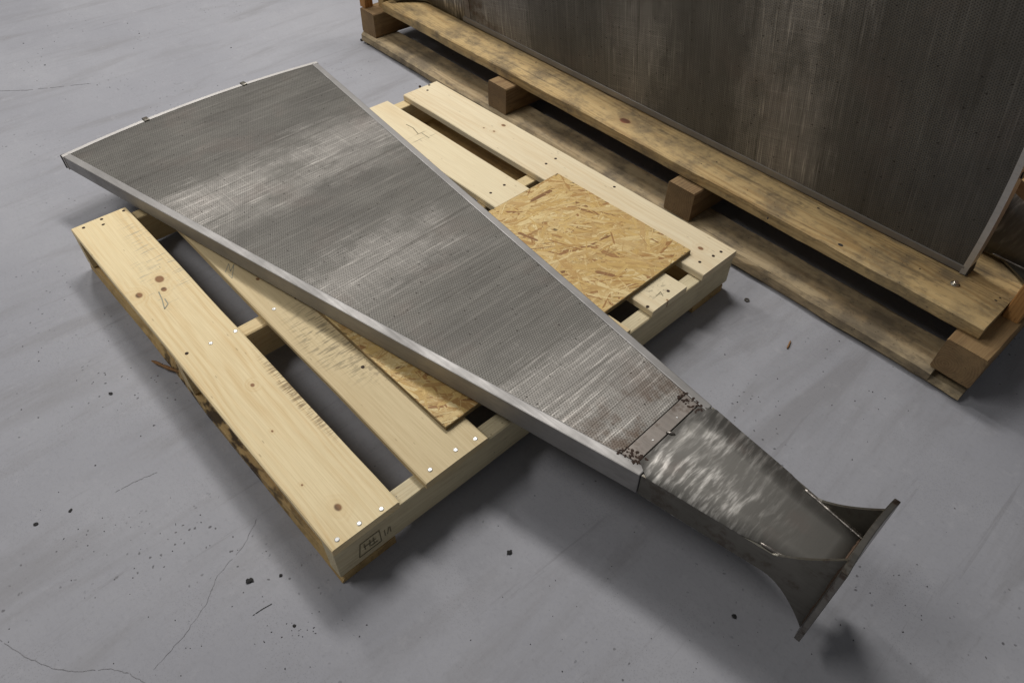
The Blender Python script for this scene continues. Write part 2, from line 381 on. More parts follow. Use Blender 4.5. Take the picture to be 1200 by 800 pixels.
def nail(board, x, y, top, old=False, tilt=0.0):
    o = bpy.data.objects.new('nail', NAILOLD if old else NAIL); col.objects.link(o); o.parent = board
    o.location = (x, y, top); o.rotation_euler = (random.uniform(-.12, .12), random.uniform(-.12, .12), random.random()*3)

def tube_bm(pts, r, seg=6, vary=0.0, seed=0):
    bm = bmesh.new(); rings = []
    for i, p in enumerate(pts):
        p = Vector(p); d = (Vector(pts[min(i+1, len(pts)-1)])-Vector(pts[max(i-1, 0)])).normalized()
        a = d.cross(Vector((0.13, 0.2, 1))).normalized(); b = d.cross(a)
        rr = r*(1+vary*mnoise.noise(Vector((i*1.7, seed, 0.4))))
        if i in (0, len(pts)-1): rr *= 0.45
        rings.append([bm.verts.new(p+a*rr*math.cos(2*math.pi*k/seg)+b*rr*math.sin(2*math.pi*k/seg)) for k in range(seg)])
    for a, b in zip(rings, rings[1:]):
        for k in range(seg): bm.faces.new((a[k], a[(k+1) % seg], b[(k+1) % seg], b[k]))
    bm.faces.new(rings[0][::-1]); bm.faces.new(rings[-1])
    return bm
def lerp_path(pts, n):
    out = []
    for a, b in zip(pts, pts[1:]):
        for i in range(n): out.append(Vector(a).lerp(Vector(b), i/n))
    out.append(Vector(pts[-1])); return out

# ------------------------------------------------------------------ floor
bm = bmesh.new()
vs_ = [bm.verts.new(p) for p in ((-14, -10, 0), (10, -10, 0), (10, 16, 0), (-14, 16, 0))]; bm.faces.new(vs_)
floor = link('floor', bm, M['floor']); floor['kind'] = 'structure'

def ribbon(name, pix, wd, mat, z=0.0008, n=14, jit=0.0):
    """thin worn line on the floor through photo pixels"""
    P = lerp_path([at(*p) for p in pix], n); bm = bmesh.new(); prev = None
    for i, p in enumerate(P):
        d = (P[min(i+1, len(P)-1)]-P[max(i-1, 0)]).normalized(); s = Vector((-d.y, d.x, 0))
        q = wd*(0.35+0.65*abs(mnoise.noise(Vector((i*0.9, wd*900, 0)))))*(0.2 if i in (0, len(P)-1) else 1)
        p = p + s*mnoise.noise(Vector((i*0.45, 7.7, wd*500)))*jit
        cur = [bm.verts.new((p.x+s.x*q, p.y+s.y*q, z)), bm.verts.new((p.x-s.x*q, p.y-s.y*q, z))]
        if prev and mnoise.noise(Vector((i*0.8, wd*777, 3.3))) > -0.5: bm.faces.new((prev[0], prev[1], cur[1], cur[0]))
        prev = cur
    return link(name, bm, mat, floor)
ribbon('floor_scratch', [(-5, 107), (30, 106), (70, 102), (106, 98)], 0.0020, M['mark'], jit=0.002)
ribbon('floor_scratch', [(-5, 747), (30, 769), (60, 782), (88, 787), (130, 783), (152, 789), (172, 801)], 0.0008, M['mark'], jit=0.002)
ribbon('floor_scratch', [(296, 721), (308, 713), (319, 707)], 0.0014, M['debris'])
ribbon('floor_scratch', [(180, 785), (215, 745), (240, 710), (255, 675), (285, 640), (303, 605)], 0.0006, M['mark'], jit=0.003)
ribbon('floor_scratch', [(135, 577), (160, 563), (185, 553)], 0.0010, M['mark'], jit=0.003)

# ------------------------------------------------------------------ pallet
H = 0.1325; T_D, T_S, T_B = 0.020, 0.089, 0.0235; W = 1.219
pallet = tag(empty('pallet'), 'pale new pine pallet with four wide deck boards under the lying steel panel', 'pallet')
zt = H-T_D/2
# deck boards run along x; local origin at their middle (x - 0.61, y - centre)
def deck(y0, y1, mat, seed, dx=0.0, **k):
    o = plank('deck_board', W, y1-y0, T_D, mat, pallet, (W/2+dx, (y0+y1)/2, zt), seed=seed, **k); return o
def kn(px, py, yc, r):
    p = at(px, py, H); return (p.x-W/2, p.y-yc, r)
yc = 0.0725
FUZZ = (34.0, 5.0, 1.0)
b1 = deck(0.0, 0.145, pine('pine_knotty', knots=[kn(187, 327, yc, .011), kn(192, 339, yc, .007), kn(163, 346, yc, .010), kn(296, 451, yc, .006), kn(396, 594, yc, .009), kn(354, 568, yc, .003), kn(319, 505, yc, .003)],
        stains=[(-0.36, 0.045, 0.26, 0.05, (230.0, 22.0, 1.0), 0.45, lin(130, 136, 132), 0.54), (-0.26, -0.005, 0.16, 0.045, (200.0, 30.0, 1.0), 0.35, lin(134, 140, 136), 0.57),
                (0.26, 0.068, 0.20, 0.022, (260.0, 26.0, 1.0), 0.7, lin(104, 78, 48), 0.46)], light=lin(228, 210, 168), dark=lin(210, 180, 128), ringamt=0.5, pith=(0.0, -0.075)), 1)
yc = 0.2825
b2 = deck(0.205, 0.36, pine('pine_stained', light=lin(208, 190, 150), dark=lin(192, 168, 124), ringamt=0.18, spacing=0.011,
        knots=[kn(301, 326, yc, .005), kn(425, 395, yc, .003)],
        stains=[(0.18, 0.0, 0.24, 0.085, (30.0, 130.0, 1.0), 0.0, lin(60, 54, 44), 0.5), (0.17, -0.01, 0.20, 0.075, (210.0, 26.0, 1.0), 0.55, lin(84, 76, 62), 0.50),
                (0.27, 0.03, 0.13, 0.06, (120.0, 60.0, 1.0), 0.38, lin(84, 74, 60), 0.5), (-0.27, 0.0, 0.10, 0.06, (70.0, 60.0, 1.0), 0.55, lin(100, 98, 84), 0.55)]), 2, dx=0.004, warp=0.001)
b3 = deck(0.455, 0.598, pine('pine_plain_a'), 3)
b3b = deck(0.665, 0.80, pine('pine_plain_b'), 9)
yc = 0.949
b4 = deck(0.883, 1.014, pine('pine_light', light=lin(228, 214, 180), dark=lin(210, 184, 142), ringamt=0.3,
        knots=[kn(489, 178, yc, .004), kn(783, 352, yc, .003)],
        stains=[(-0.36, 0.01, 0.05, 0.06, (200.0, 10.0, 1.0), 0.6, lin(92, 80, 60), 0.58), (0.56, 0.0, 0.05, 0.06, (150.0, 60.0, 1.0), 0.4, lin(90, 84, 70), 0.55)]), 4, dx=-0.002)
yc = 1.147
b5 = deck(1.075, 1.219, pine('pine_edge', light=lin(228, 214, 182), dark=lin(210, 186, 146), ringamt=0.4,
        knots=[kn(590, 147, yc, .007), kn(579, 154, yc, .005), kn(567, 150, yc, .004), kn(821, 291, yc, .007)]), 5)
# nails
for px, py, b in ((395, 632, b1), (421, 613, b1), (447, 596, b1), (504, 550, b2), (534, 527, b2), (557, 514, b2), (276, 388, b1), (247, 402, b1), (321, 362, b2)):
    p = at(px, py, H); nail(b, p.x-b.location.x, p.y-b.location.y, T_D/2)
for px, py, b in ((98, 267, b1), (119, 257, b1), (121, 263, b1), (145, 247, b1), (492, 101, b5), (503, 100, b5), (501, 106, b5), (640, 192, b5), (651, 186, b5), (720, 219, b5), (845, 295, b5), (836, 300, b5), (820, 307, b5),
                  (219, 414, b1), (591, 217, b4), (575, 226, b4), (783, 341, b4), (759, 359, b4), (425, 430, b2), (347, 349, b2)):
    p = at(px, py, H); nail(b, p.x-b.location.x, p.y-b.location.y, T_D/2, old=True)
SM = pine('pine_stringer', light=lin(214, 194, 150), dark=lin(186, 156, 108), ringamt=0.45, pith=(0.05, -0.02), spacing=0.006, dirt=0.12, dirtcol=lin(130, 110, 80))
SF = pine('pine_front_stringer', light=lin(214, 203, 170), dark=lin(186, 166, 126), ringamt=0.4, pith=(0.03, 0.04), spacing=0.007, dirt=0.18, dirtcol=lin(120, 104, 76), knots=[])
zs = T_B+T_S/2
for i, x in enumerate((0.019, W/2, W-0.019-0.003)):
    plank('stringer', W, 0.038, T_S-0.0004, SF if i == 2 else SM, pallet, (x, W/2, zs), rz=math.pi/2, seed=20+i)
BK = pine('pine_bark_edge', light=lin(196, 168, 116), dark=lin(150, 112, 66), ringamt=0.5, spacing=0.006, dirt=0.35, dirtcol=lin(74, 54, 36),
          stains=[(0.1, -0.06, 0.5, 0.03, (14.0, 30.0, 30.0), 0.9, lin(46, 34, 24), 0.46)])
for i, (y0, y1) in enumerate(((-0.002, 0.125), (0.54, 0.68), (1.075, 1.205))):
    plank('bottom_board', W-0.006, y1-y0, T_B-0.0004, BK, pallet, (W/2, (y0+y1)/2, T_B/2), seed=30+i, wane=(-1 if i == 0 else 1, 0.022, 1), jit=0.0025)
# stamp on the front stringer's face: slanted frame with short strokes (no readable text)
def strokes(name, segs, mat, parent, wd, to3, nrm):
    bm = bmesh.new()
    for (a, b) in segs:
        A, B = to3(*a), to3(*b); d = (B-A).normalized(); s = d.cross(nrm).normalized()*wd
        prism(bm, [A+s, B+s, B-s, A-s], nrm*0.0005)
    return link(name, bm, mat, parent)
fx = W-0.003+0.0004
sty = lambda a, b: Vector((fx, 0.045+a*0.050, 0.044+b*0.040))
seg = [((0, 0), (1, 0)), ((1, 0), (1.0, 1)), ((1.0, 1), (0.15, 1)), ((0.15, 1), (0, 0)), ((.25, .55), (.8, .55)), ((.3, .3), (.3, .8)), ((.5, .3), (.55, .8)), ((.7, .3), (.7, .8)), ((.55, .25), (.85, .25)), ((1.2, .2), (1.2, .7)), ((1.3, .2), (1.4, .7)), ((1.45, .2), (1.45, .65))]
strokes('ink_stamp', seg, M['ink'], pallet, 0.0009, sty, Vector((1, 0, 0)))
# crayon scrawls on the two left deck boards
def deckmark(px): return [Vector((*at(*p, H)[:2], H+0.0002)) for p in px]
def scrawl(px, mat, wd=0.0008):
    P = deckmark(px); bm = bmesh.new()
    for a, b in zip(P, P[1:]):
        d = (b-a).normalized(); s = Vector((-d.y, d.x, 0))*wd; prism(bm, [a+s, b+s, b-s, a-s], (0, 0, 0.0004))
    return link('crayon_mark', bm, mat, pallet)
scrawl([(186, 342), (190, 351), (193, 362), (197, 356), (193, 350)], M['inkblue'], .0012)
scrawl([(264, 319), (268, 309), (270, 318), (274, 310), (272, 326), (268, 322)], M['inkblue'], .0007)
scrawl([(476, 146), (484, 150), (490, 157)], M['ink'], .0011); scrawl([(494, 156), (503, 162)], M['ink'], .0009)
scrawl([(769, 347), (774, 342), (777, 347)], M['ink'], .0007)

# ------------------------------------------------------------------ OSB sheet on the pallet, under the steel panel
ox0, ox1, oy0, oy1, OT = 0.682, 1.150, 0.307, 1.116, 0.011
osb = tag(empty('strand_board', ((ox0+ox1)/2, (oy0+oy1)/2, H+0.0004), math.radians(0.6)), 'square-cut sheet of golden strand board lying on the pallet under the steel panel', 'board')
lx, ly = ox1-ox0, oy1-oy0
o = link('core', plank_bm(lx, ly, OT, 41, ch=0.0008, jit=0.0012, segs=40), M['osb'], osb); o.location = (0, 0, OT/2)
bm = bmesh.new(); rs = random.Random(5); uvl = bm.loops.layers.uv.new('uv')
for i in range(5000):
    L = rs.uniform(0.03, 0.12); wd = L*rs.uniform(0.06, 0.20); a = rs.gauss(0.9, 0.75)
    if i > 4750: L = rs.uniform(0.03, 0.08); wd = rs.uniform(0.0012, 0.004)
    cx, cy = rs.uniform(-lx/2, lx/2), rs.uniform(-ly/2, ly/2); z = OT+0.00002+0.0009*(i/5000)
    ca, sa = math.cos(a), math.sin(a); pts = []
    for (p, q) in ((-.5, rs.uniform(-.2, .2)), (-.38, .5*rs.uniform(.6, 1)), (.36, .5*rs.uniform(.6, 1)), (.5, rs.uniform(-.3, .3)), (.35, -.5*rs.uniform(.6, 1)), (-.4, -.5*rs.uniform(.6, 1))):
        X = cx+p*L*ca-q*wd*sa; Y = cy+p*L*sa+q*wd*ca
        pts.append((max(-lx/2+.001, min(lx/2-.001, X)), max(-ly/2+.001, min(ly/2-.001, Y)), z+rs.uniform(-.0002, .0002)))
    ff = [bm.verts.new(p) for p in pts]
    fc = bm.faces.new(ff); o_ = rs.uniform(0, 50)
    for lp, (p, q) in zip(fc.loops, ((-.5, 0), (-.4, .5), (.4, .5), (.5, 0), (.4, -.5), (-.4, -.5))): lp[uvl].uv = (o_+p*L, o_*3+q*wd)
so = link('strands', bm, M['strand'], osb); so['kind'] = 'stuff'

# ------------------------------------------------------------------ perforated steel filter segment
SL = math.tan(math.radians(9.83)); HW = 0.427
def segment(name, xj=1.813, xe=2.153, we=0.061, shift=0.0, fl=(-0.127, 0.127), fw=0.087, ft=0.010, flare=(0.120, -0.120)):
    root = empty(name)
    wj = HW-SL*xj; R = HW/math.sin(math.atan(SL)); xa = R*math.cos(math.atan(SL))          # apex of the rim's arc
    hz = lambda x: 0.0212+(0.0304-0.0212)*x/1.813
    FWD_ = 0.021; RIM = 0.014
    half = lambda x: HW-SL*x
    arcx = lambda y, r=R: xa-math.sqrt(max(0, r*r-y*y))
    # screens: a grid between the side frames, from rim to end strip; recessed 1.5 mm
    for s in (1, -1):
        bm = bmesh.new(); nx, ny = 26, 14; g = []
        for i in range(nx+1):
            row = []
            for j in range(ny+1):
                v = j/ny*2-1; t = i/nx
                y0 = v*(half(0.01)-FWD_); xs = arcx(y0)+RIM; x1 = xj-0.048
                x = xs+(x1-xs)*t; y = v*(half(x)-FWD_*1.02)
                bow = 0.0012*math.sin(math.pi*t)*(1-v*v)+0.0006*mnoise.noise(Vector((x*4, y*6, s)))
                row.append(bm.verts.new((x, y, s*(hz(x)-0.0016+bow))))
            g.append(row)
        for i in range(nx):
            for j in range(ny): bm.faces.new((g[i][j], g[i+1][j], g[i+1][j+1], g[i][j+1]))
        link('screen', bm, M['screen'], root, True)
    # dark inner core right under the screens so that the joints read dark
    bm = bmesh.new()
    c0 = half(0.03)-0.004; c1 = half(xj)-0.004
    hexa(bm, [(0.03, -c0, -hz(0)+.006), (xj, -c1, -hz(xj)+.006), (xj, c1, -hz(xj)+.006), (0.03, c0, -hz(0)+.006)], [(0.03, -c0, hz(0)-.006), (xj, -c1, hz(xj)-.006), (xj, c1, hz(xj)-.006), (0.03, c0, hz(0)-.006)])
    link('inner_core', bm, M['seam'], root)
    # side frames
    for s in (-1, 1):
        bm = bmesh.new()
        xo, xi = 0.0, xj+0.006
        def sec(x, xin): 
            a, b = s*half(x), s*(half(xin)-FWD_)
            return [(x, a, -hz(x)+.002), (xin, b, -hz(x)), (xin, b, hz(x)), (x, a, hz(x)-.002)]
        hexa(bm, sec(xo, 0.006), sec(xi, xi))
        bmesh.ops.subdivide_edges(bm, edges=[e for e in bm.edges if abs(e.verts[0].co.x-e.verts[1].co.x) > 1.0], cuts=10)
        for v in bm.verts: v.co.y += 0.0006*mnoise.noise(v.co*5+Vector((s*9, 0, 0)))
        bev(bm, 0.0022, 2)
        link('side_frame', bm, M['frame'], root)
    # outer rim: an arc of box section
    bm = bmesh.new(); prev = None; ny = 20
    for j in range(ny+1):
        y = (j/ny*2-1)*(half(0)-0.001); x = arcx(y); hh = hz(0)-0.0006
        cur = [bm.verts.new((x, y, -hh)), bm.verts.new((x+RIM, y, -hh)), bm.verts.new((x+RIM, y, hh)), bm.verts.new((x, y, hh))]
        if prev:
            for k in range(4): bm.faces.new((prev[k], prev[(k+1) % 4], cur[(k+1) % 4], cur[k]))
        else: bm.faces.new(cur[::-1])
        prev = cur
    bm.faces.new(prev)
    link('outer_rim', bm, M['rim'], root)
    for y in (-0.165, 0.165):                                   # small clips on the rim
        bm = bmesh.new(); x = arcx(y); hh = hz(0)
        hexa(bm, [(x-0.004, y-.008, -0.008), (x+RIM+.003, y-.008, hh-.001), (x+RIM+.003, y+.008, hh-.001), (x-0.004, y+.008, -0.008)], [(x-.006, y-.008, hh+.003), (x+RIM+.001, y-.008, hh+.003), (x+RIM+.001, y+.008, hh+.003), (x-.006, y+.008, hh+.003)])
        bev(bm, 0.001); link('rim_clip', bm, M['dark_steel'], root)
    bm = bmesh.new()                                            # dark open end of the left frame tube
    y = -half(0)+0.002; hexa(bm, [(-0.004, y-.0035, -hz(0)+.001), (0.001, y-.0035, -hz(0)+.001), (0.001, y+.018, -hz(0)+.001), (-0.004, y+.018, -hz(0)+.001)], [(-0.004, y-.0035, hz(0)-.001), (0.001, y-.0035, hz(0)-.001), (0.001, y+.018, hz(0)-.001), (-0.004, y+.018, hz(0)-.001)])
    link('end_cap', bm, M['seam'], root)
    # end strip with rivets
    for s in (1, -1):
        bm = bmesh.new(); x0, x1 = xj-0.046, xj-0.0145; z = s*(hz(xj)-0.0008)
        a0, a1 = half(x0)-FWD_-0.001, half(x1)-FWD_-0.001
        hexa(bm, [(x0, -a0, z-s*.004), (x1, -a1, z-s*.004), (x1, a1, z-s*.004), (x0, a0, z-s*.004)], [(x0, -a0, z), (x1, -a1, z), (x1, a1, z), (x0, a0, z)])
        bev(bm, 0.0008); es = link('end_strip', bm, M['strip'], root)
        if s == 1:
            for t in (-0.35, 0.40):
                r_ = bpy.data.objects.new('rivet', NAIL); col.objects.link(r_); r_.parent = es; r_.location = ((x0+x1)/2+0.006, t*a0, z); r_.scale = (.4, .4, .5)
            bm = tube_bm([Vector((xj-0.018, -0.004, z+.001)), Vector((xj-0.010, 0.0, z+.0022)), Vector((xj-0.003, 0.004, z+.001))], 0.003, 8); link('weld_tack', bm, M['weld'], es, True)
    # heat-rusted weld lumps in the two root corners of the screen
    for s in (-1, 1):
        P = []; rr = random.Random(3+s)
        bm = bmesh.new()
        for k in range(90):
            x = xj-0.032+rr.uniform(-.022, .03); y = s*(half(x)-FWD_*0.75-rr.uniform(0, .026)); q = rr.uniform(.0006, .0034); z = hz(x)+rr.uniform(-.0016, -.0002)
            mtx = Matrix.Translation((x, y, z)) @ Matrix.Rotation(rr.random()*3, 4, 'Z') @ Matrix.Diagonal((q*rr.uniform(.8, 2), q, q*.22, 1))
            bmesh.ops.create_icosphere(bm, subdivisions=1, radius=1.0, matrix=mtx)
        link('rusted_weld', bm, M['rust'], root)
    # neck: box that runs from the screens to the flange; `shift` = sideways set of its flange end
    sh = lambda x: shift*(x-xj)/(xe-xj)
    nh = lambda x: wj-0.002+(we-wj+0.002)*(x-xj)/(xe-xj)
    x0 = xj-0.012; PT = 0.005
    for s in (1, -1):
        bm = bmesh.new(); k = 12; rows = []
        for i in range(k+1):
            x = x0+(xe-x0)*i/k; rows.append([bm.verts.new((x, sh(x)+v*(nh(x)-((PT if x > xe-.125 else 0.0004) if x > xj+.006 else FWD_+.002)+0.0002), s*(hz(x)-0.0004)+0.0012*mnoise.noise(Vector((x*14, v*2, s))))) for v in (-1, -.5, 0, .5, 1)])
        for a, b in zip(rows, rows[1:]):
            for j in range(4): bm.faces.new((a[j], a[j+1], b[j+1], b[j]))
        r_ = bmesh.ops.extrude_face_region(bm, geom=bm.faces[:])
        for v in [e for e in r_['geom'] if isinstance(e, bmesh.types.BMVert)]: v.co.z -= s*0.004
        link('neck_plate', bm, M['neck'], root, True)
    for s in (-1, 1):
        N = 40; top, bot = [], []; xs0 = xj+0.008; xf = xe-0.090
        for i in range(N+1):
            x = xs0+(xe-xs0)*i/N
            t = max(0.0, (x-xf)/(xe-xf)); e = t**1.35
            top.append((x, hz(x)-0.0022*(1-min(1, t*5))+(flare[0]-hz(xe))*e))
            wst = min(1.0, (x-xs0)/(xf-xs0)); zb_ = -hz(x)+0.002
            bot.append((x, zb_-(abs(flare[1])+zb_)*t**1.7))
        out = top+bot[::-1]
        bm = bmesh.new()
        a = [bm.verts.new((x, sh(x)+s*nh(x), z)) for x, z in out]; b = [bm.verts.new((x, sh(x)+s*(nh(x)-PT), z)) for x, z in out]; k = len(out)
        n2 = N+1
        for i in range(N):
            for q, fl_ in ((a, 0), (b, 1)):
                f = (q[i], q[i+1], q[k-2-i], q[k-1-i]); bm.faces.new(f)
        for i in range(k): bm.faces.new((a[i], a[(i+1) % k], b[(i+1) % k], b[i]))
        sp = link('side_plate', bm, M['side'], root)
        # weld beads along the top of the plate
        pth = [(x, sh(x)+s*(nh(x)-PT-0.0015), hz(x)-0.0008) for x, z in top]
        w1 = lerp_path(pth[26:], 2)
        link('weld_bead', tube_bm(w1, 0.0030, 7, 0.35, s), M['weld'], sp, True)
    # flange: curved plate that bolts to the shaft
    bm = bmesh.new(); k = 12; rows = []
    for i in range(k+1):
        v = i/k*2-1; y = shift+v*fw; bx = xe-0.004*(1-v*v)+0.002
        c = 0.010 if abs(v) == 1 else 0.0
        rows.append([bm.verts.new(p) for p in ((bx, y, fl[0]+c), (bx+ft, y, fl[0]+c), (bx+ft, y, fl[1]-c*.3), (bx, y, fl[1]-c*.3))])
    for a, b in zip(rows, rows[1:]):
        for j in range(4): bm.faces.new((a[j], a[(j+1) % 4], b[(j+1) % 4], b[j]))
    bm.faces.new(rows[0][::-1]); bm.faces.new(rows[-1])
    bev(bm, 0.0012)
    fo = link('flange', bm, M['flange'], root)
    for s in (-1, 1):
        link('weld_bead', tube_bm(lerp_path([(xe+.001, shift+s*(we-.001), flare[1]*0.96), (xe+.001, shift+s*(we-.001), flare[0]*0.97)], 14), 0.0032, 7, 0.6, s+5), M['weldrust'], fo, True)
    link('weld_bead', tube_bm(lerp_path([(xe-.003, shift-we+.01, hz(xe)+.0005), (xe-.003, shift+we-.01, hz(xe)+.0005)], 14), 0.0030, 7, 0.6, 8), M['weldrust'], fo, True)
    return root
M['strip'] = steel('stained_strip', lin(140, 133, 127), 0.55, grime=0.5, metal=0.65)
M['side'] = steel('side_plate_steel', (0.20, 0.19, 0.165), 0.42, grime=0.45)
M['weldrust'] = steel('rusty_weld', lin(84, 66, 52), 0.6, metal=0.5, bumps=0.6, streak=(200.0, 200.0, 200.0), grime=0.5)

def pose(o, loc, X, Yh):
    X = Vector(X).normalized(); Z = X.cross(Vector(Yh)).normalized(); Y = Z.cross(X)
    mt = Matrix((X, Y, Z)).transposed().to_4x4(); mt.translation = loc; o.matrix_world = mt
yaw = math.radians(1.58)
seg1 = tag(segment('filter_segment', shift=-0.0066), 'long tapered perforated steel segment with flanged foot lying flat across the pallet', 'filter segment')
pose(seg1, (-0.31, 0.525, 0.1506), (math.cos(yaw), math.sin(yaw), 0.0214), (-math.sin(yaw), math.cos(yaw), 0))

# ------------------------------------------------------------------ crate with more segments standing on edge
CA = Vector((-0.6764, 1.3608, 0)); cyaw = math.radians(-1.5707)
crate = tag(empty('shipping_crate', CA, cyaw), 'weathered heavy timber crate base holding upright steel segments behind the pallet', 'crate')
OLD, OLDD = lin(168, 140, 96), lin(128, 98, 60)
def old(name, **k):
    k.setdefault('dirt', 0.55); k.setdefault('dirtcol', lin(98, 82, 60)); k.setdefault('spacing', 0.008)
    return wood(name, k.pop('light', OLD), k.pop('dark', OLDD), rough=0.7, bumpk=1.6, **k)
RUN = old('weathered_runner', light=lin(176, 158, 126), dark=lin(140, 114, 78), dirt=0.75, dirtcol=lin(96, 87, 74), pith=(0.02, -0.1))
BEAM = old('weathered_beam', light=lin(196, 170, 122), dark=lin(156, 124, 78), dirt=0.75, dirtcol=lin(104, 93, 76), pith=(-0.02, -0.05), ringamt=0.7,
           knots=[(0.05, -0.012, 0.016)], knotcol=lin(120, 62, 44))
BLK = old('block_timber', light=lin(146, 120, 84), dark=lin(110, 82, 54), pith=(0.03, -0.02), spacing=0.006, ringamt=0.7, dirt=0.35)
ORG = old('orange_post', light=lin(186, 138, 82), dark=lin(150, 98, 52), spacing=0.006, ringamt=0.8, dirt=0.15)
def cpl(name, u0, u1, v0, v1, z0, z1, mat, seed, along='u', **k):
    lu, lv = u1-u0, v1-v0
    if along == 'u': return plank(name, lu, lv, z1-z0, mat, crate, ((u0+u1)/2, (v0+v1)/2, (z0+z1)/2), 0, seed, **k)
    return plank(name, lv, lu, z1-z0, mat, crate, ((u0+u1)/2, (v0+v1)/2, (z0+z1)/2), math.pi/2, seed, **k)
cpl('runner', 0.0, 2.415, 0.0, 0.128, 0.0, 0.044, RUN, 51, ch=0.010, jit=0.004, segs=60)
cpl('runner_lip', 2.405, 2.492, 0.004, 0.10, 0.0, 0.022, RUN, 52, ch=0.008, jit=0.004)
cpl('runner', 0.0, 2.49, 0.80, 0.93, 0.0, 0.044, RUN, 53, ch=0.008, jit=0.003)
for i, u in enumerate((0.0, 0.792, 1.586, 2.402)):
    cpl('crossbeam', u, u+0.094, 0.010+(0.004 if i == 2 else 0), 0.93, 0.0446, 0.1375, BLK, 60+i, along='v', ch=0.004, jit=0.0012)
beam = cpl('deck_beam', 0.096, 2.448, 0.056, 0.194, 0.138, 0.173, BEAM, 70, ch=0.004, jit=0.0025, segs=60)
cpl('deck_beam', 0.02, 2.448, 0.196, 0.353, 0.138, 0.173, BEAM, 71, ch=0.004, jit=0.0025)
cpl('deck_beam', 0.02, 2.448, 0.36, 0.56, 0.138, 0.173, BEAM, 72, ch=0.004, jit=0.0025)
cpl('deck_beam', 0.02, 2.448, 0.57, 0.93, 0.138, 0.173, BEAM, 73, ch=0.004, jit=0.0025)  # rear deck closed up without gaps to keep light out from beneath
def post(u0, u1, v0, v1, z0, z1, seed, mat):
    o = link('post', plank_bm(z1-z0, v1-v0, u1-u0, seed, ch=0.003), mat, crate); o.location = ((u0+u1)/2, (v0+v1)/2, (z0+z1)/2); o.rotation_euler = (0, -math.pi/2, 0)
post(2.4495, 2.4875, 0.178, 0.267, 0.138, 1.0, 81, ORG)
post(2.4495, 2.4875, 0.80, 0.889, 0.138, 1.0, 82, ORG)
post(0.034, 0.072, 0.075, 0.164, 0.138, 1.0, 83, old('pale_post', light=lin(190, 162, 112), dark=lin(150, 118, 70), dirt=0.2))
post(-0.014, 0.022, 0.020, 0.060, 0.138, 1.0, 84, ORG)
post(0.034, 0.072, 0.80, 0.889, 0.138, 1.0, 85, ORG)
# back boards of the crate
for i in range(4):
    o = link('back_board', plank_bm(2.40, 0.20, 0.02, 90+i), ORG, crate); o.location = (1.25, 0.905, 0.30+0.215*i); o.rotation_euler = (math.pi/2, 0, 0)
cpl('light_block_skirt', 0.0, 2.49, 0.932, 0.95, 0.004, 0.20, BLK, 97)  # unseen board added to stop light reaching the gap under the crate
for i in range(4):  # boards added to block light at the right end of the crate
    o = link('light_block_end', plank_bm(0.52, 0.20, 0.02, 100+i), BLK, crate); o.location = (2.468, 0.533, 0.245+0.205*i); o.rotation_euler = (math.pi/2, 0, math.pi/2)
# bolt with washer and nails on the front beam
def cpix(px, py, z):
    p = at(px, py, z)-CA; u = Vector((math.cos(cyaw), math.sin(cyaw), 0)); v = Vector((-math.sin(cyaw), math.cos(cyaw), 0)); return (p.dot(u), p.dot(v))
WASH = disc_mesh('washer', 0.011, 0.003, M['bolt'], 18)
def bolt(parent, loc, r=0.0065):
    w_ = bpy.data.objects.new('washer', WASH); col.objects.link(w_); w_.parent = parent; w_.location = loc
    bm = bmesh.new(); prism(bm, [(r*math.cos(k*math.pi/3+.3), r*math.sin(k*math.pi/3+.3), 0.002) for k in range(6)], (0, 0, 0.006)); bev(bm, 0.0008)
    h_ = link('bolt_head', bm, M['bolt'], parent); h_.location = loc; h_.rotation_euler = (0.1, 0.15, 0)
def onbeam(px, py): 
    u, v = cpix(px, py, 0.173); return (u-beam.location.x, v-beam.location.y, 0.0175)
bolt(beam, onbeam(1119, 333))
HOLE = disc_mesh('hole', 0.007, 0.0005, M['seam'], 12)
def hole(px, py, s=1.0):
    o = bpy.data.objects.new('bolt_hole', HOLE); col.objects.link(o); o.parent = beam; o.location = onbeam(px, py); o.scale = (s, s*.75, 1)
hole(985, 287); hole(959, 244, .55); hole(1078, 315, .35); hole(840, 190, .4); hole(876, 223, .3); hole(1167, 352, .5); hole(1172, 349, .4); hole(628, 74, .4); hole(900, 255, .3); hole(1020, 290, .3); hole(822, 192, .3)

def crate_pt(u, v, z): return CA + Vector((math.cos(cyaw), math.sin(cyaw), 0))*u + Vector((-math.sin(cyaw), math.cos(cyaw), 0))*v + Vector((0, 0, z))
U = Vector((math.cos(cyaw), math.sin(cyaw), 0)); V = Vector((-math.sin(cyaw), math.cos(cyaw), 0)); ZZ = Vector((0, 0, 1))
th = math.atan(SL)
def upright(name, label, u_out, v, z, root_left=True, **k):
    o = segment(name, **k); D = -U if root_left else U
    X = D*math.cos(th) - ZZ*math.sin(th); Yd = D*math.sin(th) + ZZ*math.cos(th)
    org = crate_pt(u_out, v, z) + Yd*HW
    pose(o, org, X, Yd)
    tag(o, label, 'filter segment', 'segments standing in the crate')
    return o
upright('filter_segment', 'dark perforated steel segment standing on edge at the front of the timber crate', 2.337, 0.2165, 0.1765, True, xj=1.868, we=0.045, fw=0.050, xe=2.17)
upright('filter_segment', 'upright segment behind the front one, its flanged foot by the orange post', 0.30, 0.345, 0.1765, False, xj=1.80, we=0.055, fw=0.06, xe=2.125, flare=(0.09, -0.09), fl=(-0.095, 0.095))

